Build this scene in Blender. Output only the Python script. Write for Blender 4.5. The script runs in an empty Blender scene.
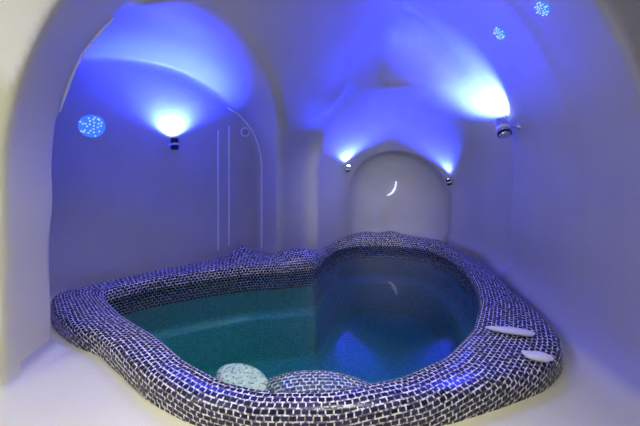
import bpy, bmesh, math, random
import numpy as np
from mathutils import Vector, Matrix
random.seed(4)
S = bpy.context.scene
COL = S.collection

# ------------------------------------------------------------------ camera, world, light, exposure
cam_d = bpy.data.cameras.new('camera')
cam = bpy.data.objects.new('camera', cam_d)
COL.objects.link(cam)
cam.location = (0, 0, 1.25)
cam.rotation_euler = (math.radians(90), 0, 0)
cam_d.sensor_width = 36
cam_d.lens = 18
cam_d.shift_y = -63 / 640
cam_d.clip_start = 0.02
S.camera = cam
S.view_settings.view_transform = 'Standard'
S.view_settings.look = 'None'
S.view_settings.gamma = 1
S.view_settings.exposure = 0.0
S.cycles.use_denoising = True
S.cycles.max_bounces = 10
S.cycles.diffuse_bounces = 6
S.cycles.sample_clamp_indirect = 6
w = bpy.data.worlds.new('world')
S.world = w
w.use_nodes = True
w.node_tree.nodes['Background'].inputs[0].default_value = (0.02, 0.025, 0.05, 1)
w.node_tree.nodes['Background'].inputs[1].default_value = 0.3


def area(name, loc, target, size, power, color):
    d = bpy.data.lights.new(name, 'AREA')
    d.shape = 'RECTANGLE'
    d.size, d.size_y = size
    d.energy = power
    d.color = color
    o = bpy.data.objects.new(name, d)
    COL.objects.link(o)
    o.location = loc
    o.rotation_euler = (Vector(target) - Vector(loc)).to_track_quat('-Z', 'Y').to_euler()
    return o


# daylight through the doorway of the front room, behind the camera, and its ceiling lamp
area('doorway_daylight', (-2.5, -0.1, 1.6), (-1.9, 1.7, 1.2), (0.8, 1.8), 23, (1.0, 0.98, 0.92))
lamp = area('room_ceiling_lamp', (0.3, 0.9, 2.95), (-0.5, 1.1, 0), (1.0, 0.5), 19, (1.0, 0.96, 0.87))
lamp.data.spread = math.radians(85)
# unseen white spot added in the front room to brighten the far recess
_d = bpy.data.lights.new('room_spot', 'SPOT')
_d.energy = 330; _d.color = (0.97, 0.98, 1.0)
_d.spot_size = math.radians(27); _d.spot_blend = 1.0; _d.shadow_soft_size = 0.08
_o = bpy.data.objects.new('room_spot', _d)
COL.objects.link(_o)
_o.location = (0.5, -0.9, 2.3)
_o.rotation_euler = (Vector((0.65, 4.2, 0.55)) - Vector(_o.location)).to_track_quat('-Z', 'Y').to_euler()
BLUE = (0.017, 0.032, 1.0)
LAMP_POWER = {'left': 680, 'right': 1050, 'endl': 280, 'endr': 180}


# ------------------------------------------------------------------ helpers
def tag(o, label=None, cat=None, group=None, kind=None):
    if label: o['label'] = label
    if cat: o['category'] = cat
    if group: o['group'] = group
    if kind: o['kind'] = kind
    return o


def empty(name, loc=(0, 0, 0)):
    o = bpy.data.objects.new(name, None)
    COL.objects.link(o)
    o.location = loc
    o.empty_display_size = 0.05
    return o


def link_mesh(name, me, mat, parent=None):
    o = bpy.data.objects.new(name, me)
    COL.objects.link(o)
    if mat: me.materials.append(mat)
    if parent: o.parent = parent
    return o


def from_bm(name, bm, mat, parent=None, smooth=True):
    me = bpy.data.meshes.new(name)
    bmesh.ops.recalc_face_normals(bm, faces=bm.faces)
    bm.to_mesh(me)
    bm.free()
    if smooth:
        me.polygons.foreach_set('use_smooth', [True] * len(me.polygons))
        me.set_sharp_from_angle(angle=math.radians(40))
    return link_mesh(name, me, mat, parent)


def lathe_bm(bm, prof, M=None, n=32):
    """prof: list of (r, z); closed at r==0 ends"""
    M = M or Matrix()
    rings = []
    for r, z in prof:
        if r < 1e-6:
            rings.append([bm.verts.new(M @ Vector((0, 0, z)))])
        else:
            rings.append([bm.verts.new(M @ Vector((r * math.cos(2 * math.pi * i / n), r * math.sin(2 * math.pi * i / n), z))) for i in range(n)])
    for a, b in zip(rings, rings[1:]):
        for i in range(n):
            j = (i + 1) % n
            if len(a) == 1 and len(b) == 1: continue
            if len(a) == 1: bm.faces.new((a[0], b[j], b[i]))
            elif len(b) == 1: bm.faces.new((a[i], a[j], b[0]))
            else: bm.faces.new((a[i], a[j], b[j], b[i]))
    return bm


def tube_bm(bm, pts, r, n=10):
    pts = [Vector(p) for p in pts]
    rings = []
    up = Vector((0.3, 0.2, 0.9))
    for i, p in enumerate(pts):
        t = (pts[min(i + 1, len(pts) - 1)] - pts[max(i - 1, 0)]).normalized()
        a = t.cross(up)
        if a.length < 1e-3: a = t.cross(Vector((1, 0, 0)))
        a.normalize()
        b = t.cross(a)
        rr = r[i] if isinstance(r, (list, tuple)) else r
        rings.append([bm.verts.new(p + rr * (math.cos(2 * math.pi * k / n) * a + math.sin(2 * math.pi * k / n) * b)) for k in range(n)])
    for A, B in zip(rings, rings[1:]):
        for k in range(n):
            bm.faces.new((A[k], A[(k + 1) % n], B[(k + 1) % n], B[k]))
    bm.faces.new(rings[0])
    bm.faces.new(rings[-1])
    return bm


# ------------------------------------------------------------------ materials
def new_mat(name):
    m = bpy.data.materials.new(name)
    m.use_nodes = True
    nt = m.node_tree
    return m, nt, nt.nodes['Principled BSDF']


def N(nt, typ, **kw):
    n = nt.nodes.new(typ)
    for k, v in kw.items(): setattr(n, k, v)
    return n


def plaster(name, base, base2, rough=0.5, bump=0.25):
    m, nt, b = new_mat(name)
    tc = N(nt, 'ShaderNodeTexCoord')
    n1 = N(nt, 'ShaderNodeTexNoise'); n1.inputs['Scale'].default_value = 2.2; n1.inputs['Detail'].default_value = 6
    n2 = N(nt, 'ShaderNodeTexNoise'); n2.inputs['Scale'].default_value = 26; n2.inputs['Detail'].default_value = 5
    nt.links.new(tc.outputs['Object'], n1.inputs['Vector'])
    nt.links.new(tc.outputs['Object'], n2.inputs['Vector'])
    mx = N(nt, 'ShaderNodeMix', data_type='RGBA')
    mx.inputs['A'].default_value = (*base, 1)
    mx.inputs['B'].default_value = (*base2, 1)
    nt.links.new(n1.outputs['Fac'], mx.inputs['Factor'])
    nt.links.new(mx.outputs['Result'], b.inputs['Base Color'])
    b.inputs['Roughness'].default_value = rough
    add = N(nt, 'ShaderNodeMath', operation='MULTIPLY_ADD')
    add.inputs[1].default_value = 0.25
    nt.links.new(n2.outputs['Fac'], add.inputs[0])
    nt.links.new(n1.outputs['Fac'], add.inputs[2])
    bp = N(nt, 'ShaderNodeBump'); bp.inputs['Strength'].default_value = bump; bp.inputs['Distance'].default_value = 0.03
    nt.links.new(add.outputs[0], bp.inputs['Height'])
    nt.links.new(bp.outputs['Normal'], b.inputs['Normal'])
    return m


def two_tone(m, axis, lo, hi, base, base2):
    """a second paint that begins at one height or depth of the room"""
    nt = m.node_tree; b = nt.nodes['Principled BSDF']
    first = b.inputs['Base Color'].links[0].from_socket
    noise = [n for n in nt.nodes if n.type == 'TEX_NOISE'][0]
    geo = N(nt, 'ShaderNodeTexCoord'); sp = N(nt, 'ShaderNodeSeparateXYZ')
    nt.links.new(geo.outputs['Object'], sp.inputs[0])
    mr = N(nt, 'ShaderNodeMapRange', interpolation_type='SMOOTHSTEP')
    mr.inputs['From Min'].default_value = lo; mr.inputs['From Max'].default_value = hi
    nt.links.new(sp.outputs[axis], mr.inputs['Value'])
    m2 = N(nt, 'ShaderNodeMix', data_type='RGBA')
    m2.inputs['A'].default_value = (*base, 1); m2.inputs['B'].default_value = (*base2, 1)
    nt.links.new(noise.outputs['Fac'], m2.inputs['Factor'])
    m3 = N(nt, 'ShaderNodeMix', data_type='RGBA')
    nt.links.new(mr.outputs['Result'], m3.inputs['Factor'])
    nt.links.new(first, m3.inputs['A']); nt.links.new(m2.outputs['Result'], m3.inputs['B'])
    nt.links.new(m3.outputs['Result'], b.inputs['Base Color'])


def mosaic(name, tile_a, tile_b, grout, cell=(0.034, 0.024), mortar=0.004, rough=0.15, worn=0.25):
    m, nt, b = new_mat(name)
    uv = N(nt, 'ShaderNodeUVMap'); uv.uv_map = 'UVMap'
    br = N(nt, 'ShaderNodeTexBrick')
    br.offset = 0.5
    br.inputs['Color1'].default_value = (*tile_a, 1)
    br.inputs['Color2'].default_value = (*tile_b, 1)
    br.inputs['Mortar'].default_value = (*grout, 1)
    br.inputs['Scale'].default_value = 1.0
    br.inputs['Mortar Size'].default_value = mortar
    br.inputs['Mortar Smooth'].default_value = 0.1
    br.inputs['Bias'].default_value = 0.0
    br.inputs['Brick Width'].default_value = cell[0]
    br.inputs['Row Height'].default_value = cell[1]
    nt.links.new(uv.outputs['UV'], br.inputs['Vector'])
    tn = N(nt, 'ShaderNodeTexNoise'); tn.inputs['Scale'].default_value = 55; tn.inputs['Detail'].default_value = 2
    nt.links.new(uv.outputs['UV'], tn.inputs['Vector'])
    gr = N(nt, 'ShaderNodeValToRGB')
    gr.color_ramp.elements[0].position = 0.44; gr.color_ramp.elements[0].color = (*[c * worn for c in grout], 1)
    gr.color_ramp.elements[1].position = 0.57; gr.color_ramp.elements[1].color = (*grout, 1)
    nt.links.new(tn.outputs['Fac'], gr.inputs['Fac'])
    nt.links.new(gr.outputs['Color'], br.inputs['Mortar'])
    wv = N(nt, 'ShaderNodeTexNoise'); wv.inputs['Scale'].default_value = 9
    nt.links.new(uv.outputs['UV'], wv.inputs['Vector'])
    off = N(nt, 'ShaderNodeVectorMath', operation='MULTIPLY_ADD')
    off.inputs[1].default_value = (0.007, 0.007, 0)
    nt.links.new(wv.outputs['Color'], off.inputs[0])
    nt.links.new(uv.outputs['UV'], off.inputs[2])
    nt.links.new(off.outputs[0], br.inputs['Vector'])
    nt.links.new(br.outputs['Color'], b.inputs['Base Color'])
    mr = N(nt, 'ShaderNodeMapRange')
    mr.inputs['To Min'].default_value = rough
    mr.inputs['To Max'].default_value = 0.7
    nt.links.new(br.outputs['Fac'], mr.inputs['Value'])
    nt.links.new(mr.outputs['Result'], b.inputs['Roughness'])
    inv = N(nt, 'ShaderNodeMath', operation='SUBTRACT'); inv.inputs[0].default_value = 1
    nt.links.new(br.outputs['Fac'], inv.inputs[1])
    bp = N(nt, 'ShaderNodeBump'); bp.inputs['Strength'].default_value = 0.5; bp.inputs['Distance'].default_value = 0.004
    nt.links.new(inv.outputs[0], bp.inputs['Height'])
    nt.links.new(bp.outputs['Normal'], b.inputs['Normal'])
    return m


def simple(name, col, rough=0.4, metal=0.0, emit=None, strength=0):
    m, nt, b = new_mat(name)
    b.inputs['Base Color'].default_value = (*col, 1)
    b.inputs['Roughness'].default_value = rough
    b.inputs['Metallic'].default_value = metal
    nz = N(nt, 'ShaderNodeTexNoise'); nz.inputs['Scale'].default_value = 60
    bp = N(nt, 'ShaderNodeBump'); bp.inputs['Strength'].default_value = 0.05; bp.inputs['Distance'].default_value = 0.002
    nt.links.new(nz.outputs['Fac'], bp.inputs['Height'])
    nt.links.new(bp.outputs['Normal'], b.inputs['Normal'])
    if emit:
        b.inputs['Emission Color'].default_value = (*emit, 1)
        b.inputs['Emission Strength'].default_value = strength
    return m


M_PLASTER = plaster('cave_plaster', (0.42, 0.41, 0.40), (0.55, 0.54, 0.53), 0.42)
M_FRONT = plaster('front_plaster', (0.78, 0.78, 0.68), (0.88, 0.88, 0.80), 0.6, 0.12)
M_FLOOR = plaster('floor_cement', (0.72, 0.70, 0.46), (0.86, 0.84, 0.57), 0.45, 0.15)
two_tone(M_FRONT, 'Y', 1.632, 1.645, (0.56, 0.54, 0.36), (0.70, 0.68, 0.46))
two_tone(M_FLOOR, 'Z', 0.012, 0.07, (0.42, 0.41, 0.40), (0.55, 0.54, 0.53))
M_RIM = mosaic('dark_mosaic', (0.006, 0.006, 0.03), (0.035, 0.03, 0.10), (0.92, 0.90, 0.92), (0.034, 0.025), 0.0036, 0.22, 0.12)
M_BASIN = mosaic('teal_mosaic', (0.03, 0.46, 0.40), (0.07, 0.62, 0.50), (0.25, 0.75, 0.66), (0.034, 0.024), 0.003, 0.3, 0.6)
M_STEP = mosaic('pale_mosaic', (0.55, 0.80, 0.66), (0.75, 0.90, 0.78), (0.9, 0.95, 0.88), (0.04, 0.04), 0.004)
M_MOUND = mosaic('grey_mosaic', (0.03, 0.05, 0.08), (0.10, 0.13, 0.17), (0.75, 0.85, 0.82), (0.034, 0.024), 0.004)
M_CHROME = simple('chrome', (0.75, 0.75, 0.78), 0.12, 1.0)
M_DARK = simple('dark_metal', (0.02, 0.022, 0.04), 0.3, 0.7)
M_LENS = simple('lit_lens', (0.8, 0.85, 1), 0.3, 0, (0.55, 0.68, 1.0), 14)
M_SPECK = simple('led', (0.8, 0.85, 1), 0.3, 0, (0.35, 0.55, 1.0), 1.3)
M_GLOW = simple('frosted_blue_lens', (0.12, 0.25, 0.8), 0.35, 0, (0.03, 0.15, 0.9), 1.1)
M_WHITE = simple('white_ceramic', (0.9, 0.9, 0.92), 0.25)
M_GLOSS_WHITE = simple('white_bead', (0.92, 0.92, 0.95), 0.2)

m, nt, b = new_mat('pool_water')
nt.nodes.remove(b)
M_WATER = m
out = nt.nodes['Material Output']
tr = N(nt, 'ShaderNodeBsdfTransparent'); tr.inputs[0].default_value = (0.95, 0.98, 0.98, 1)
gl = N(nt, 'ShaderNodeBsdfGlossy'); gl.inputs['Roughness'].default_value = 0.012
fr = N(nt, 'ShaderNodeFresnel'); fr.inputs['IOR'].default_value = 1.55
mix = N(nt, 'ShaderNodeMixShader')
tc = N(nt, 'ShaderNodeTexCoord')
nz = N(nt, 'ShaderNodeTexNoise'); nz.inputs['Scale'].default_value = 12; nz.inputs['Detail'].default_value = 3; nz.inputs['Distortion'].default_value = 0.6
nt.links.new(tc.outputs['Object'], nz.inputs['Vector'])
bp = N(nt, 'ShaderNodeBump'); bp.inputs['Strength'].default_value = 0.025; bp.inputs['Distance'].default_value = 0.02
nt.links.new(nz.outputs['Fac'], bp.inputs['Height'])
nt.links.new(bp.outputs['Normal'], gl.inputs['Normal'])
nt.links.new(bp.outputs['Normal'], fr.inputs['Normal'])
nt.links.new(fr.outputs[0], mix.inputs[0])
nt.links.new(tr.outputs[0], mix.inputs[1])
nt.links.new(gl.outputs[0], mix.inputs[2])
nt.links.new(mix.outputs[0], out.inputs['Surface'])
va = N(nt, 'ShaderNodeVolumeAbsorption'); va.inputs['Color'].default_value = (0.14, 0.78, 0.66, 1); va.inputs['Density'].default_value = 0.9
nt.links.new(va.outputs[0], out.inputs['Volume'])

# ------------------------------------------------------------------ pool outlines (metres, plan view)
INNER = [(-1.80, 2.61), (-1.52, 2.86), (-1.1, 3.06), (-0.72, 3.2), (-0.35, 3.25), (-0.05, 3.32), (0.05, 3.6), (0.19, 4.0), (0.5, 4.17),
         (0.95, 4.17), (1.36, 4.0), (1.47, 3.6), (1.44, 3.08), (1.34, 2.72), (1.21, 2.42), (0.99, 2.08), (0.70, 1.80), (0.41, 1.64), (0.05, 1.55),
         (-0.27, 1.55), (-0.48, 1.61), (-0.74, 1.77), (-1.0, 1.99), (-1.36, 2.23)]
OUTER = [(-2.17, 2.62), (-1.9, 2.84), (-1.6, 3.09), (-1.25, 3.38), (-0.95, 3.62), (-0.74, 3.72), (-0.5, 3.53), (-0.2, 3.64), (0.0, 3.80), (0.12, 4.1),
         (0.30, 4.34), (0.75, 4.46), (1.15, 4.40), (1.55, 4.12), (1.66, 3.75), (1.68, 3.4), (1.63, 2.83), (1.58, 2.45), (1.55, 2.2), (1.50, 1.98), (1.38, 1.82),
         (1.18, 1.68), (0.88, 1.57), (0.60, 1.48), (0.3, 1.43), (0.0, 1.40), (-0.3, 1.41), (-0.60, 1.48), (-0.86, 1.61), (-1.12, 1.80), (-1.37, 1.98),
         (-1.58, 2.06), (-1.85, 2.24), (-2.08, 2.45)]
PC = np.array([0.0, 2.62])
NA = 360
ANG = np.linspace(-math.pi, math.pi, NA, endpoint=False)


def polar(poly, smooth):
    p = np.array(poly + [poly[0]], float) - PC
    # densify and sample by angle
    q = np.concatenate([np.linspace(p[i], p[i + 1], 60, endpoint=False) for i in range(len(p) - 1)])
    a = np.arctan2(q[:, 1], q[:, 0]); r = np.hypot(q[:, 0], q[:, 1])
    o = np.argsort(a); a, r = a[o], r[o]
    rr = np.interp(ANG, np.concatenate([a - 2 * math.pi, a, a + 2 * math.pi]), np.tile(r, 3))
    for _ in range(smooth):
        rr = 0.25 * np.roll(rr, 1) + 0.5 * rr + 0.25 * np.roll(rr, -1)
    return rr


R_IN = polar(INNER, 6)
R_OUT = polar(OUTER, 4)


def radius_at(table, a):
    return np.interp(a, np.concatenate([ANG - 2 * math.pi, ANG, ANG + 2 * math.pi]), np.tile(table, 3))


# ------------------------------------------------------------------ the cave shell: one carved volume, meshed by surface nets
H = 0.035
X0, X1, Y0, Y1, Z0, Z1 = -3.3, 2.9, -2.3, 5.2, -1.15, 3.2
xs = np.arange(X0, X1, H, dtype=np.float32); ys = np.arange(Y0, Y1, H, dtype=np.float32); zs = np.arange(Z0, Z1, H, dtype=np.float32)
X, Y, Z = np.meshgrid(xs, ys, zs, indexing='ij', sparse=True)


def smin(a, b, k):
    h = np.maximum(k - np.abs(a - b), 0) / k
    return np.minimum(a, b) - h * h * k * 0.25


def smax(a, b, k):
    return -smin(-a, -b, k)


WD = np.array([0.768, 0.640]); WN = np.array([0.640, -0.768]); W0 = np.array([-2.18, 2.63])   # lunette wall: direction, normal, start
MC = np.array([0.88, 3.375]); MD = np.array([0.923, -0.385]); MN = np.array([0.385, 0.923])    # tunnel mouth: centre, direction, inward normal
# front room
room = smax(smax(np.abs(X) - 2.7, np.abs(Y + 0.25) - 1.88, 0.05), Z - 3.0, 0.05)
# archway between room and cave (semicircular head on straight jambs)
def arch2(u, v, r, spring):      # signed distance-like value of an arch profile
    return np.where(v > spring, np.sqrt(u * u + (v - spring) ** 2) - r, np.abs(u) - r)
ar = np.where(X > 0, 1.72, 1.66 - 0.05 * np.clip((2.0 - Y) / 0.4, 0, 1))
archway = np.where(Z > 1.06, (np.sqrt((X / ar) ** 2 + ((Z - 1.06) / 1.70) ** 2) - 1) * 1.7, np.abs(X) - ar)
archway = smax(archway, np.abs(Y - 1.65) - 0.45, 0.02)
# lunette bay on the left
s = (X - W0[0]) * WD[0] + (Y - W0[1]) * WD[1]
d = (X - W0[0]) * WN[0] + (Y - W0[1]) * WN[1]
ue = (s - 0.6) / 1.3; ve = np.maximum(Z - 0.96, 0) / (1.15 + 0.12 * np.clip(d, 0, 1.4))
prof = np.where(Z > 0.96, (np.sqrt(ue * ue + ve * ve) - 1) * 1.2, np.abs(s - 0.6) - 1.3)
bay = smax(smax(prof, -d, 0.03), d - 1.5, 0.1)
bay = smax(bay, 2.02 - Y, 0.05)
# main chamber
ax = np.where(X > 0, 1.72, 2.35)
vault = np.where(Z > 1.06, (np.sqrt((X / ax) ** 2 + ((Z - 1.06) / 1.70) ** 2) - 1) * 1.7, np.where(X > 0, X - 1.72, -X - 2.35))
mdist = (X - MC[0]) * MN[0] + (Y - MC[1]) * MN[1]
back = smax(mdist, 0.40 + 0.42 * (np.sqrt((Z - 1.25) ** 2 + 0.03) + Z - 1.25) - d, 0.10 + 0.28 * np.clip((Z - 1.2) / 0.6, 0, 1))
chamber = smax(smax(vault, back, 0.25), np.where(X > 0, 1.6, 2.02) - Y, 0.05)
# tunnel with a vault that tapers down to the end recess
mu = (X - MC[0]) * MD[0] + (Y - MC[1]) * MD[1]
tt = np.clip(mdist / 0.72, -0.4, 1)
rad = 0.985 + (0.66 - 0.985) * tt
spr = 0.95 + (0.60 - 0.95) * tt
shift = -0.01 - 0.19 * tt
tun = np.where(Z > spr, np.sqrt((mu - shift) ** 2 + (Z - spr) ** 2) - rad, np.abs(mu - shift) - rad)
tunnel = smax(smax(tun, -0.04 - 0.16 * np.clip((1.1 - X) / 0.5, 0, 1) - mdist, 0.05), mdist - 0.72, 0.03)
eu = mu + 0.20; ez = np.maximum(Z - 0.58, 0)
em = np.maximum(mdist - 0.62, 0)
recess = (np.sqrt((eu / 0.66) ** 2 + (ez / 0.66) ** 2 + (em / 0.55) ** 4) - 1) * 0.6
recess = smax(recess, 0.5 - mdist, 0.02)
air = smin(room, archway, 0.025)
cave = smin(chamber, bay, 0.07)
cave = smin(cave, tunnel, np.where(X > 1.1, 0.02 + 0.20 * np.clip((X - 1.1) / 0.5, 0, 1), 0.02))
cave = smin(cave, recess, 0.025)
air = smin(air, cave, 0.03)
# hand-trowelled unevenness
wob = (0.010 * np.sin(2.3 * X + 1.7 * Z + 0.6) * np.sin(1.9 * Y - 1.1 * Z) + 0.006 * np.sin(5.1 * X - 3.7 * Y + 4.3 * Z)
       + 0.004 * np.sin(9.0 * Z + 4.0 * X + 3.0 * Y))
air = air + wob
ca, sa = np.cos(ANG), np.sin(ANG)
air0 = np.broadcast_to(air, (len(xs), len(ys), len(zs)))
for j in range(NA):                                        # the pool's ledge stops just short of the plaster
    while R_OUT[j] > R_IN[j] + 0.12:
        qx, qy = PC[0] + R_OUT[j] * ca[j], PC[1] + R_OUT[j] * sa[j]
        i0, i1, i2 = int(round((qx - X0) / H)), int(round((qy - Y0) / H)), int(round((0.08 - Z0) / H))
        if qy < 1.9 or air0[i0, i1, i2 - 1:i2 + 4].max() < -0.03: break
        R_OUT[j] -= 0.01
for _ in range(4): R_OUT = np.minimum(R_OUT, 0.25 * np.roll(R_OUT, 1) + 0.5 * R_OUT + 0.25 * np.roll(R_OUT, -1))
# floor, coved into the walls inside the cave
kf = 0.10 + 0.24 * np.clip((X - 0.6) / 0.6, 0, 1) * np.clip((Y - 0.8) / 0.8, 0, 1)
air = smax(air, -Z, kf)
# pit for the pool basin
aa = np.arctan2(Y - PC[1], X - PC[0])[:, :, 0]
mid = 0.6 * radius_at(R_IN, aa) + 0.4 * radius_at(R_OUT, aa)
pit = (np.hypot(X - PC[0], Y - PC[1])[:, :, 0] - mid)[:, :, None]
pit = smax(smax(pit, -1.02 - Z, 0.02), Z - 0.09, 0.01)
air = np.minimum(air, pit)
seat = (np.hypot(X - PC[0], Y - PC[1])[:, :, 0] - radius_at(R_OUT, aa) - 0.045)[:, :, None]
air = smin(air, smax(smax(seat, Z - 0.14, 0.03), -0.02 - Z, 0.01), 0.03)
air = np.ascontiguousarray(np.broadcast_to(air, (len(xs), len(ys), len(zs))), dtype=np.float32)
air[0] = air[-1] = 1; air[:, 0] = air[:, -1] = 1; air[:, :, 0] = air[:, :, -1] = 1


def surface_nets(F):
    inside = F < 0
    nx, ny, nz = F.shape
    cnt = np.zeros((nx - 1, ny - 1, nz - 1), np.uint8)
    for i in (0, 1):
        for j in (0, 1):
            for k in (0, 1):
                cnt += inside[i:nx - 1 + i, j:ny - 1 + j, k:nz - 1 + k]
    act = (cnt > 0) & (cnt < 8)
    idx = np.full(act.shape, -1, np.int32)
    C = np.argwhere(act)
    idx[act] = np.arange(len(C))
    acc = np.zeros((len(C), 3)); n = np.zeros(len(C))
    cor = [(i, j, k) for i in (0, 1) for j in (0, 1) for k in (0, 1)]
    val = {c: F[C[:, 0] + c[0], C[:, 1] + c[1], C[:, 2] + c[2]].astype(float) for c in cor}
    for a in cor:
        for ax_ in range(3):
            if a[ax_] == 0:
                b_ = list(a); b_[ax_] = 1; b_ = tuple(b_)
                fa, fb = val[a], val[b_]
                cr = (fa < 0) != (fb < 0)
                t = np.where(cr, fa / np.where(cr, fa - fb, 1), 0)
                p = np.array(a, float)[None, :].repeat(len(C), 0)
                p[:, ax_] += t
                acc[cr] += p[cr]; n[cr] += 1
    V = C + acc / n[:, None]
    quads = []
    for ax_ in range(3):
        sl0 = [slice(1, -1)] * 3; sl1 = [slice(1, -1)] * 3
        sl0[ax_] = slice(0, -1); sl1[ax_] = slice(1, None)
        A = inside[tuple(sl0)]; B = inside[tuple(sl1)]
        E = np.argwhere(A != B)
        flip = A[tuple(E.T)]
        off = np.ones(3, int); off[ax_] = 0
        E = E + off
        u, v = [(1, 2), (2, 0), (0, 1)][ax_]
        def cell(du, dv):
            q = E.copy(); q[:, u] -= du; q[:, v] -= dv
            return idx[tuple(q.T)]
        q = np.stack([cell(1, 1), cell(0, 1), cell(0, 0), cell(1, 0)], 1)
        q[flip] = q[flip][:, ::-1]
        quads.append(q)
    Q = np.concatenate(quads)
    # faces look into the air (inside) : reverse so that normals point where F < 0
    return V, Q


V, Q = surface_nets(air)
# normals from the field gradient (towards the air)
ci = np.clip(np.floor(V).astype(int), 1, np.array(air.shape) - 3)
fr_ = V - ci
def samp(o):
    r = 0
    for i in (0, 1):
        for j in (0, 1):
            for k in (0, 1):
                wgt = (fr_[:, 0] if i else 1 - fr_[:, 0]) * (fr_[:, 1] if j else 1 - fr_[:, 1]) * (fr_[:, 2] if k else 1 - fr_[:, 2])
                r = r + wgt * air[ci[:, 0] + i + o[0], ci[:, 1] + j + o[1], ci[:, 2] + k + o[2]]
    return r
G = np.stack([samp((1, 0, 0)) - samp((-1, 0, 0)), samp((0, 1, 0)) - samp((0, -1, 0)), samp((0, 0, 1)) - samp((0, 0, -1))], 1)
G = -G / np.maximum(np.linalg.norm(G, axis=1, keepdims=True), 1e-6)
P = V * H + np.array([X0, Y0, Z0])
fc = P[Q].mean(1); fn = G[Q].mean(1)
fn /= np.linalg.norm(fn, axis=1, keepdims=True)
# make winding agree with the normals
gn = np.cross(P[Q[:, 2]] - P[Q[:, 0]], P[Q[:, 3]] - P[Q[:, 1]])
bad = (gn * fn).sum(1) < 0
Q[bad] = Q[bad][:, ::-1]
# which part of the shell each face belongs to
fs = (fc[:, 0] - W0[0]) * WD[0] + (fc[:, 1] - W0[1]) * WD[1]
fm = (fc[:, 0] - MC[0]) * MN[0] + (fc[:, 1] - MC[1]) * MN[1]
lab = np.full(len(Q), 3)
lab[(fc[:, 0] < -0.72)] = 2                                              # left
lab[(fc[:, 0] >= -0.72) & (fc[:, 0] < 1.62) & (fc[:, 1] > 2.6)] = 4      # back
lab[(fc[:, 0] >= 0.9) & (fm < -0.05)] = 3                                # right
lab[(fc[:, 1] >= 1.2) & (fc[:, 1] < 2.1) & (fc[:, 0] < 0.2)] = 1                            # front wall with its archway
lab[(fc[:, 1] < 1.2)] = 6
lab[(fc[:, 1] >= 0.6) & (fc[:, 1] < 2.6) & (fc[:, 0] >= 0.2) & (fc[:, 0] < 1.9)] = 3                                                # front room behind the camera
lab[(fn[:, 2] < -0.55) & (fc[:, 1] > 2.1)] = 5                           # ceiling
lab[(fn[:, 2] < -0.55) & (fc[:, 1] < 1.2)] = 7
lab[(fn[:, 2] > 0.6) & (fc[:, 2] < 0.25)] = 0                            # floor
lab[(fc[:, 2] < -0.06)] = 0
lab[(fc[:, 2] < 0.10) & (fc[:, 1] > 1.75)] = 0
NAMES = {0: ('floor', M_FLOOR, 'pale beige cement floor around the mosaic pool', 'floor'),
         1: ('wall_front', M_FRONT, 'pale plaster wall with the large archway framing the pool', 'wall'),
         2: ('wall_left', M_PLASTER, 'smooth plaster wall under the vault beside the pool, washed in blue', 'wall'),
         3: ('wall_right', M_PLASTER, 'smooth curved plaster wall beyond the wide mosaic ledge', 'wall'),
         4: ('wall_back', M_PLASTER, 'plaster wall with the arched recess behind the far pool edge', 'wall'),
         5: ('ceiling', M_PLASTER, 'rounded plaster cave vault lit blue over the pool', 'ceiling'),
         6: ('wall_rear', M_FRONT, 'pale plaster walls of the room the pool is seen from', 'wall'),
         7: ('ceiling_front', M_FRONT, 'pale plaster ceiling of the room before the archway', 'ceiling')}
for k, (nm, mt, lb, ct) in NAMES.items():
    q = Q[lab == k]
    if not len(q): continue
    used, inv = np.unique(q, return_inverse=True)
    inv = inv.reshape(q.shape)
    me = bpy.data.meshes.new(nm)
    me.vertices.add(len(used)); me.vertices.foreach_set('co', P[used].astype(np.float32).ravel())
    me.loops.add(inv.size); me.loops.foreach_set('vertex_index', inv.astype(np.int32).ravel())
    me.polygons.add(len(q)); me.polygons.foreach_set('loop_start', np.arange(0, inv.size, 4, dtype=np.int32))
    me.update(calc_edges=True)
    me.polygons.foreach_set('use_smooth', [True] * len(q))
    me.normals_split_custom_set_from_vertices([tuple(v) for v in G[used]])
    me.validate()
    tag(link_mesh(nm, me, mt), lb, ct, kind='structure')

# ------------------------------------------------------------------ the pool
pool = tag(empty('plunge_pool', (0, 2.62, 0)), 'irregular plunge pool edged with dark blue mosaic under the cave vault', 'pool')
RIM_Z = 0.10
MOUNDS = [(-0.86, 3.49, 0.13, 0.10), (-0.22, 3.46, 0.19, 0.09), (-0.42, 3.40, 0.12, 0.05), (0.62, 4.30, 0.20, 0.04), (0.95, 4.29, 0.18, 0.05)]


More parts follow.
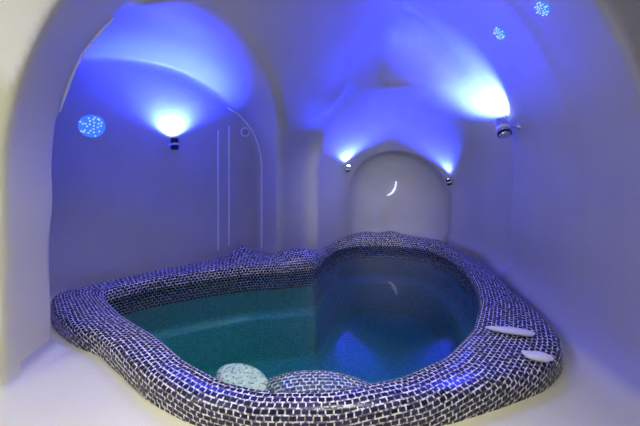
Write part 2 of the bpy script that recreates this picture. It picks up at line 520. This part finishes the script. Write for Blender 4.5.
def polar_mesh(name, rings, mat, origin, cap=False, vs=None):
    """rings: list of arrays (NA,3) from inside to outside; UV in metres along and across"""
    nr = len(rings)
    A = np.stack(rings)                                       # nr, NA, 3
    acr = np.concatenate([np.zeros((1, NA)), np.cumsum(np.linalg.norm(np.diff(A, axis=0), axis=2), 0)])
    acr = acr - acr.mean(1, keepdims=True) * 0 if vs is None else acr
    ref = A[nr // 2] if vs is None else A[vs]
    seg = np.linalg.norm(np.roll(ref, -1, 0) - ref, axis=1)
    along = np.concatenate([[0], np.cumsum(seg)])
    verts = (A - np.array(origin)).reshape(-1, 3)
    faces = []; uvs = []
    for i in range(nr - 1):
        for j in range(NA):
            j2 = (j + 1) % NA
            faces.append((i * NA + j, (i + 1) * NA + j, (i + 1) * NA + j2, i * NA + j2))
            uvs += [(along[j], acr[i, j]), (along[j], acr[i + 1, j]), (along[j + 1], acr[i + 1, j2]), (along[j + 1], acr[i, j2])]
    if cap:
        c = len(verts)
        verts = np.concatenate([verts, [A[0].mean(0) - np.array(origin)]])
        for j in range(NA):
            j2 = (j + 1) % NA
            faces.append((c, j, j2))
            uvs += [tuple(verts[c][:2]), tuple(verts[j][:2]), tuple(verts[j2][:2])]
    me = bpy.data.meshes.new(name)
    me.from_pydata([tuple(v) for v in verts], [], faces)
    uvl = me.uv_layers.new(name='UVMap')
    for k, uvv in enumerate(uvs): uvl.data[k].uv = uvv
    me.polygons.foreach_set('use_smooth', [True] * len(me.polygons))
    me.update()
    return link_mesh(name, me, mat)


ca, sa = np.cos(ANG), np.sin(ANG)


def ring(r, z):
    x = PC[0] + r * ca; y = PC[1] + r * sa
    zz = np.zeros(NA) + z
    return np.stack([x, y, zz], 1)


def add_mounds(a):
    for mx_, my_, mr_, mh_ in MOUNDS:
        dd = np.hypot(a[:, 0] - mx_, a[:, 1] - my_) / mr_
        a[:, 2] += mh_ * np.where(dd < 1.6, np.exp(-1.6 * dd * dd), 0)
    return a


wd = R_OUT - R_IN
rings = [ring(R_IN, -0.16), ring(R_IN, -0.05), ring(R_IN + 0.001, 0.05), ring(R_IN + 0.006, 0.08), ring(R_IN + 0.02, 0.097)]
for f in np.linspace(0.08, 0.90, 14):
    rings.append(add_mounds(ring(R_IN + 0.02 + f * (wd - 0.05), RIM_Z + 0.012 * math.sin(math.pi * f))))
rings += [ring(R_OUT - 0.022, 0.097), ring(R_OUT - 0.006, 0.082), ring(R_OUT, 0.055), ring(R_OUT, -0.03)]
rim = polar_mesh('mosaic_rim', rings, M_RIM, pool.location)
rim.parent = pool
rim['label'] = 'dark blue mosaic ledge with white grout'
brs = [ring(R_IN * 0.86, -0.85), ring(R_IN * 0.9, -0.83), ring(R_IN * 0.92, -0.78), ring(R_IN * 0.925, -0.45), ring(R_IN * 0.95, -0.42), ring(R_IN - 0.01, -0.40), ring(R_IN + 0.002, -0.36), ring(R_IN + 0.002, -0.15)]
basin = polar_mesh('basin', brs, M_BASIN, pool.location, cap=True)
basin.parent = pool
basin['label'] = 'teal mosaic inside of the pool'


def dome(name, c, rx, ry, h, mat, rot=0, power=2.0, n=40, m=14, skirt=0.5):
    """a rounded tiled lump with planar UVs"""
    verts = []; faces = []
    for i in range(m + 1):
        f = i / m
        for j in range(n):
            a = 2 * math.pi * j / n
            x = rx * f * math.cos(a); y = ry * f * math.sin(a)
            z = h * max(1 - f ** power, 0) - (skirt if i == m else 0)
            verts.append((c[0] + x * math.cos(rot) - y * math.sin(rot), c[1] + x * math.sin(rot) + y * math.cos(rot), c[2] + z))
    for i in range(m):
        for j in range(n):
            j2 = (j + 1) % n
            faces.append((i * n + j, (i + 1) * n + j, (i + 1) * n + j2, i * n + j2))
    me = bpy.data.meshes.new(name)
    me.from_pydata([(v[0] - pool.location.x, v[1] - pool.location.y, v[2]) for v in verts], [], faces)
    uvl = me.uv_layers.new(name='UVMap')
    for li, lp in enumerate(me.loops):
        v = me.vertices[lp.vertex_index].co
        uvl.data[li].uv = (v.x, v.y)
    me.polygons.foreach_set('use_smooth', [True] * len(me.polygons))
    me.update()
    return link_mesh(name, me, mat, pool)


o = dome('entry_step', (-0.44, 1.80, -0.10), 0.19, 0.11, 0.085, M_STEP, -0.5, 14.0)
o['label'] = 'pale green-white submerged step'
o = dome('seat_mound', (0.0, 1.72, -0.10), 0.42, 0.19, 0.12, M_MOUND, -0.10, 2.6)
o['label'] = 'grey mosaic lump just under the water'
water_me = bpy.data.meshes.new('water')
wr = ring(R_IN + 0.0005, 0.0)
wb = ring(R_IN + 0.0005, -0.93)
water_me.from_pydata([tuple(v) for v in wr] + [tuple(v) for v in wb], [], [tuple(range(NA)), tuple(range(2 * NA - 1, NA - 1, -1))] + [(j, NA + j, NA + (j + 1) % NA, (j + 1) % NA) for j in range(NA)])
water = tag(link_mesh('water', water_me, M_WATER), 'teal green rippled water filling the mosaic pool', 'water', kind='structure')

# ------------------------------------------------------------------ find the wall along a direction from the middle of the cave
def field(p):
    g = (np.array(p, float) - np.array([X0, Y0, Z0])) / H
    i = np.floor(g).astype(int); f = g - i
    c = air[i[0]:i[0] + 2, i[1]:i[1] + 2, i[2]:i[2] + 2].astype(float)
    c = c[0] * (1 - f[0]) + c[1] * f[0]
    c = c[0] * (1 - f[1]) + c[1] * f[1]
    return c[0] * (1 - f[2]) + c[1] * f[2]


def wall_hit(px, py, t=1.9):
    """first point where the plaster stands, seen from the archway, and its normal"""
    org = np.array([0, 0, 1.25]); dr = np.array([(px - 320) / 320, 1.0, (150 - py) / 320])
    while t < 5 and field(org + dr * t) < 0: t += 0.01
    lo, hi = t - 0.01, t
    for _ in range(12):
        m_ = (lo + hi) / 2
        if field(org + dr * m_) < 0: lo = m_
        else: hi = m_
    p = org + dr * lo
    e = 0.03
    n = -np.array([field(p + d_) - field(p - d_) for d_ in np.eye(3) * e])
    n /= np.linalg.norm(n)
    return Vector(p), Vector(n)


def uplight(label, loc, aim, wall_pt, power, L, r, angle, mat_body, blend=0.9):
    t = tag(empty('spotlight', wall_pt), label, 'spotlight', 'blue uplighters on the cave walls')
    base = Vector(wall_pt); c = Vector(loc) - base
    a = (Vector(aim) - Vector(loc)).normalized()
    M = Matrix.Translation(c) @ a.to_track_quat('Z', 'Y').to_matrix().to_4x4()
    bm = bmesh.new()
    lathe_bm(bm, [(0, -L), (r * 0.8, -L), (r, -L + r * 0.3), (r, -0.03), (r * 1.0, 0), (r * 0.86, 0), (r * 0.8, -0.02), (0, -0.02)], M)
    from_bm('lamp_housing', bm, mat_body, t)
    bm = bmesh.new()
    lathe_bm(bm, [(r * 1.02, -L * 0.62), (r * 1.12, -L * 0.60), (r * 1.12, -L * 0.45), (r * 1.02, -L * 0.43)], M)
    from_bm('collar', bm, M_WHITE, t)
    bm = bmesh.new()
    lathe_bm(bm, [(r * 1.02, -L * 0.93), (r * 1.12, -L * 0.91), (r * 1.12, -L * 0.80), (r * 1.02, -L * 0.78)], M)
    from_bm('collar', bm, M_DARK, t)
    bm = bmesh.new()
    lathe_bm(bm, [(0, -0.008), (r * 0.5, -0.009), (r * 0.8, -0.014)], M)
    from_bm('lens', bm, M_LENS, t)
    # bracket and round wall plate
    tow = -c.normalized()
    bm = bmesh.new()
    tube_bm(bm, [c - a * L * 0.53 + tow * r * 0.9, (c - a * L * 0.53) * 0.45, Vector((0, 0, 0))], 0.011)
    from_bm('bracket', bm, M_CHROME, t)
    Mp = (-tow).to_track_quat('Z', 'Y').to_matrix().to_4x4()
    bm = bmesh.new()
    lathe_bm(bm, [(0, -0.02), (0.034, -0.02), (0.034, 0.008), (0.028, 0.012), (0, 0.012)], Mp)
    from_bm('wall_plate', bm, M_CHROME, t)
    d = bpy.data.lights.new('spot_beam', 'SPOT')
    d.energy = power; d.color = BLUE
    d.spot_size = math.radians(angle); d.spot_blend = blend
    d.shadow_soft_size = 0.02
    lo = bpy.data.objects.new('spot_beam', d)
    COL.objects.link(lo)
    lo.parent = t
    lo.location = c + a * 0.012
    lo.rotation_euler = a.to_track_quat('-Z', 'Y').to_euler()
    return t


def mounted(label, px, py, aim, power, L, r, angle, mat, off, lean=0.12, blend=0.9):
    """a lamp fixed at one spot of the wall, shining along the wall towards another"""
    p, n = wall_hit(px, py)
    if aim is None: q = p + Vector((0, 0, 1))
    else: q, _ = wall_hit(*aim)
    a = (q - p); a = (a - n * a.dot(n)).normalized()
    c = p + n * off
    uplight(label, c, c + a - n * lean, p - n * 0.006 - a * L * 0.6, power, L, r, angle, mat, blend)


mounted('dark upright spotlight on the wall under the left vault', 172, 139, None, LAMP_POWER['left'], 0.11, 0.036, 135, M_DARK, 0.075)
mounted('chrome spotlight tilted up beside the tunnel arch, largest and highest of the chrome ones', 512, 118, (392, 74), LAMP_POWER['right'], 0.16, 0.05, 104, M_CHROME, 0.10, 0.24, 0.8)
mounted('small spotlight at the pillar side of the far recess', 346, 164, (357, 120), LAMP_POWER['endl'], 0.08, 0.026, 116, M_CHROME, 0.05, -0.02)
mounted('small spotlight at the side of the far recess away from the pillar', 451, 177, (424, 124), LAMP_POWER['endr'], 0.08, 0.026, 95, M_DARK, 0.05, -0.02)


def glow_patch(label, px, py, r):  # patch of light on the plaster, built as a glowing dotted disc
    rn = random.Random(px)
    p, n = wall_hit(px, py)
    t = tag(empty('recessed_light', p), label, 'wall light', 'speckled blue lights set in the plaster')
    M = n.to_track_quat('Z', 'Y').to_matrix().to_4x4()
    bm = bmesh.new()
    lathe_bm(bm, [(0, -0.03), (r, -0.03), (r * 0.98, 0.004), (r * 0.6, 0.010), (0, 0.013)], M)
    from_bm('lens', bm, M_GLOW, t)  # glowing disc that stands for the light patch
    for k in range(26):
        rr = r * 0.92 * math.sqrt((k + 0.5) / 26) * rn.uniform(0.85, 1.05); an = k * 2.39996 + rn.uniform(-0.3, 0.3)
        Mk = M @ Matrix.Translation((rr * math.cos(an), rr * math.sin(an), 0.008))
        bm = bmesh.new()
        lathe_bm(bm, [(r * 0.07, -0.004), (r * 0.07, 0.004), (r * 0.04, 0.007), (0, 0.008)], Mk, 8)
        from_bm('led', bm, M_SPECK, t)
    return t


glow_patch('round speckled blue-white light on the left wall beside the front arch', 92, 126, 0.10)
glow_patch('round speckled light high above the chrome spotlight', 500, 33, 0.055)
glow_patch('speckled light nearest the ceiling, above the other small one', 543, 8, 0.05)

# small round vent grille on the lunette wall
p, n = wall_hit(245, 132)
t = tag(empty('wall_vent', p), 'small round vent grille in the wall near the pillar', 'vent')
Mv = n.to_track_quat('Z', 'Y').to_matrix().to_4x4()
bm = bmesh.new(); lathe_bm(bm, [(0, -0.02), (0.05, -0.02), (0.05, 0.005), (0.0, 0.005)], Mv); from_bm('backing', bm, M_DARK, t)
bm = bmesh.new(); lathe_bm(bm, [(0.044, -0.01), (0.044, 0.010), (0.054, 0.008), (0.056, -0.01)], Mv); from_bm('frame', bm, M_GLOSS_WHITE, t)
for k in range(-3, 4):
    hw = math.sqrt(max(0.045 ** 2 - (k * 0.013) ** 2, 0))
    bm = bmesh.new()
    tube_bm(bm, [Mv @ Vector((-hw, k * 0.013, 0.006)), Mv @ Vector((hw, k * 0.013, 0.006))], 0.0035, 6)
    from_bm('slat', bm, M_GLOSS_WHITE, t)

# curved highlight on the end wall of the recess, built as a glowing tube
p, n = wall_hit(393, 188)
t = tag(empty('wall_light', p), 'small curved white light on the end wall of the far recess', 'wall light')
bm = bmesh.new()
tube_bm(bm, [Vector((x_, 0, z_)) + n * k_ for x_, z_, k_ in ((0.045, 0.10, 0.0), (0.045, 0.085, 0.03), (0.042, 0.05, 0.04), (0.030, 0.0, 0.045), (0.0, -0.05, 0.05), (-0.045, -0.085, 0.05), (-0.08, -0.095, 0.06))],
        [0.012, 0.013, 0.014, 0.015, 0.014, 0.011, 0.006])
from_bm('curved_tube', bm, simple('lit_tube', (0.9, 0.9, 0.92), 0.3, 0, (0.8, 0.82, 1.0), 0.9), t)
bm = bmesh.new()
lathe_bm(bm, [(0, -0.01), (0.022, -0.01), (0.022, 0.006), (0, 0.008)], Matrix.Translation((0.045, 0, 0.10)) @ n.to_track_quat('Z', 'Y').to_matrix().to_4x4(), 16)
from_bm('wall_plate', bm, M_WHITE, t)  # added mount for the highlight tube

# lit edges of the lunette wall, highlights built as thin white tubes
def highlight(name, pts, r, lb):
    q = []
    for px, py in pts:
        p, n = wall_hit(px, py)
        q.append(p + n * r * 0.3)
    bm = bmesh.new(); tube_bm(bm, q, r, 8)
    tag(from_bm(name, bm, M_GLOSS_WHITE), lb, 'trim', kind='structure')


highlight('trim_1', [(218, y) for y in range(130, 256, 12)], 0.010, 'thin white upright bead on the wall, farthest from the pillar')
highlight('trim_2', [(229, y) for y in range(126, 250, 12)], 0.009, 'thin white upright bead between the two others')
highlight('trim_3', [(228, 108), (238, 114), (247, 123), (254, 133), (258, 143), (261, 155), (262, 170), (262, 190), (262, 210), (262, 230), (262, 248)], 0.010,
     'thin white bead nearest the pillar, curving over at its top')


# lit archway edge on the cave side, its highlight built as a white tube
pts = []
for k in range(20):
    row = 112 - k * 5
    last, col = None, 30
    while col < 150:
        p, n = wall_hit(col, row, 1.3)
        if last is not None and p.y - last.y > (0.25 if row > 60 else 0.07): break
        last = p; col += 0.5
    pts.append(last + Vector((0.004, 0.004, 0)))
for _ in range(6): pts = [pts[0]] + [(a_ + b_ + c_) / 3 for a_, b_, c_ in zip(pts, pts[1:], pts[2:])] + [pts[-1]]
bm = bmesh.new(); tube_bm(bm, pts, [0.004 + 0.005 * min(1, i_ / 4) for i_ in range(len(pts))], 8)
tag(from_bm('trim_4', bm, M_GLOSS_WHITE), 'thin white edge bead of the archway on its cave side', 'trim', kind='structure')


# ------------------------------------------------------------------ glare on the ledge, built as flat white slabs
def glare(label, c, lx, ly, lz, rot, seed):
    rnd = random.Random(seed)
    bm = bmesh.new()
    bmesh.ops.create_icosphere(bm, subdivisions=4, radius=1)
    ph = [rnd.uniform(0, 6) for _ in range(4)]
    for v in bm.verts:
        a = math.atan2(v.co.y, v.co.x)
        k = 1 + 0.10 * math.sin(2 * a + ph[0]) + 0.07 * math.sin(3 * a + ph[1]) + 0.04 * math.sin(5 * a + ph[2])
        z = math.copysign(abs(v.co.z) ** 0.6, v.co.z)
        v.co = Vector((v.co.x * lx * k, v.co.y * ly * k, z * lz + 0.1 * lz * math.sin(4 * v.co.x + ph[3])))
    o = from_bm('flat_stone', bm, M_WHITE)
    o.location = (c[0], c[1], c[2] + lz * 0.8)
    o.rotation_euler = (0, 0, rot)
    return tag(o, label, 'stone', 'white stones on the mosaic ledge')


glare('long thin white stone on the mosaic ledge, nearer the water', (1.19, 1.98, RIM_Z + 0.020), 0.125, 0.035, 0.014, -0.30, 1)
glare('short bright white stone on the mosaic ledge near its outer corner', (1.18, 1.735, RIM_Z + 0.020), 0.075, 0.033, 0.016, -0.40, 2)
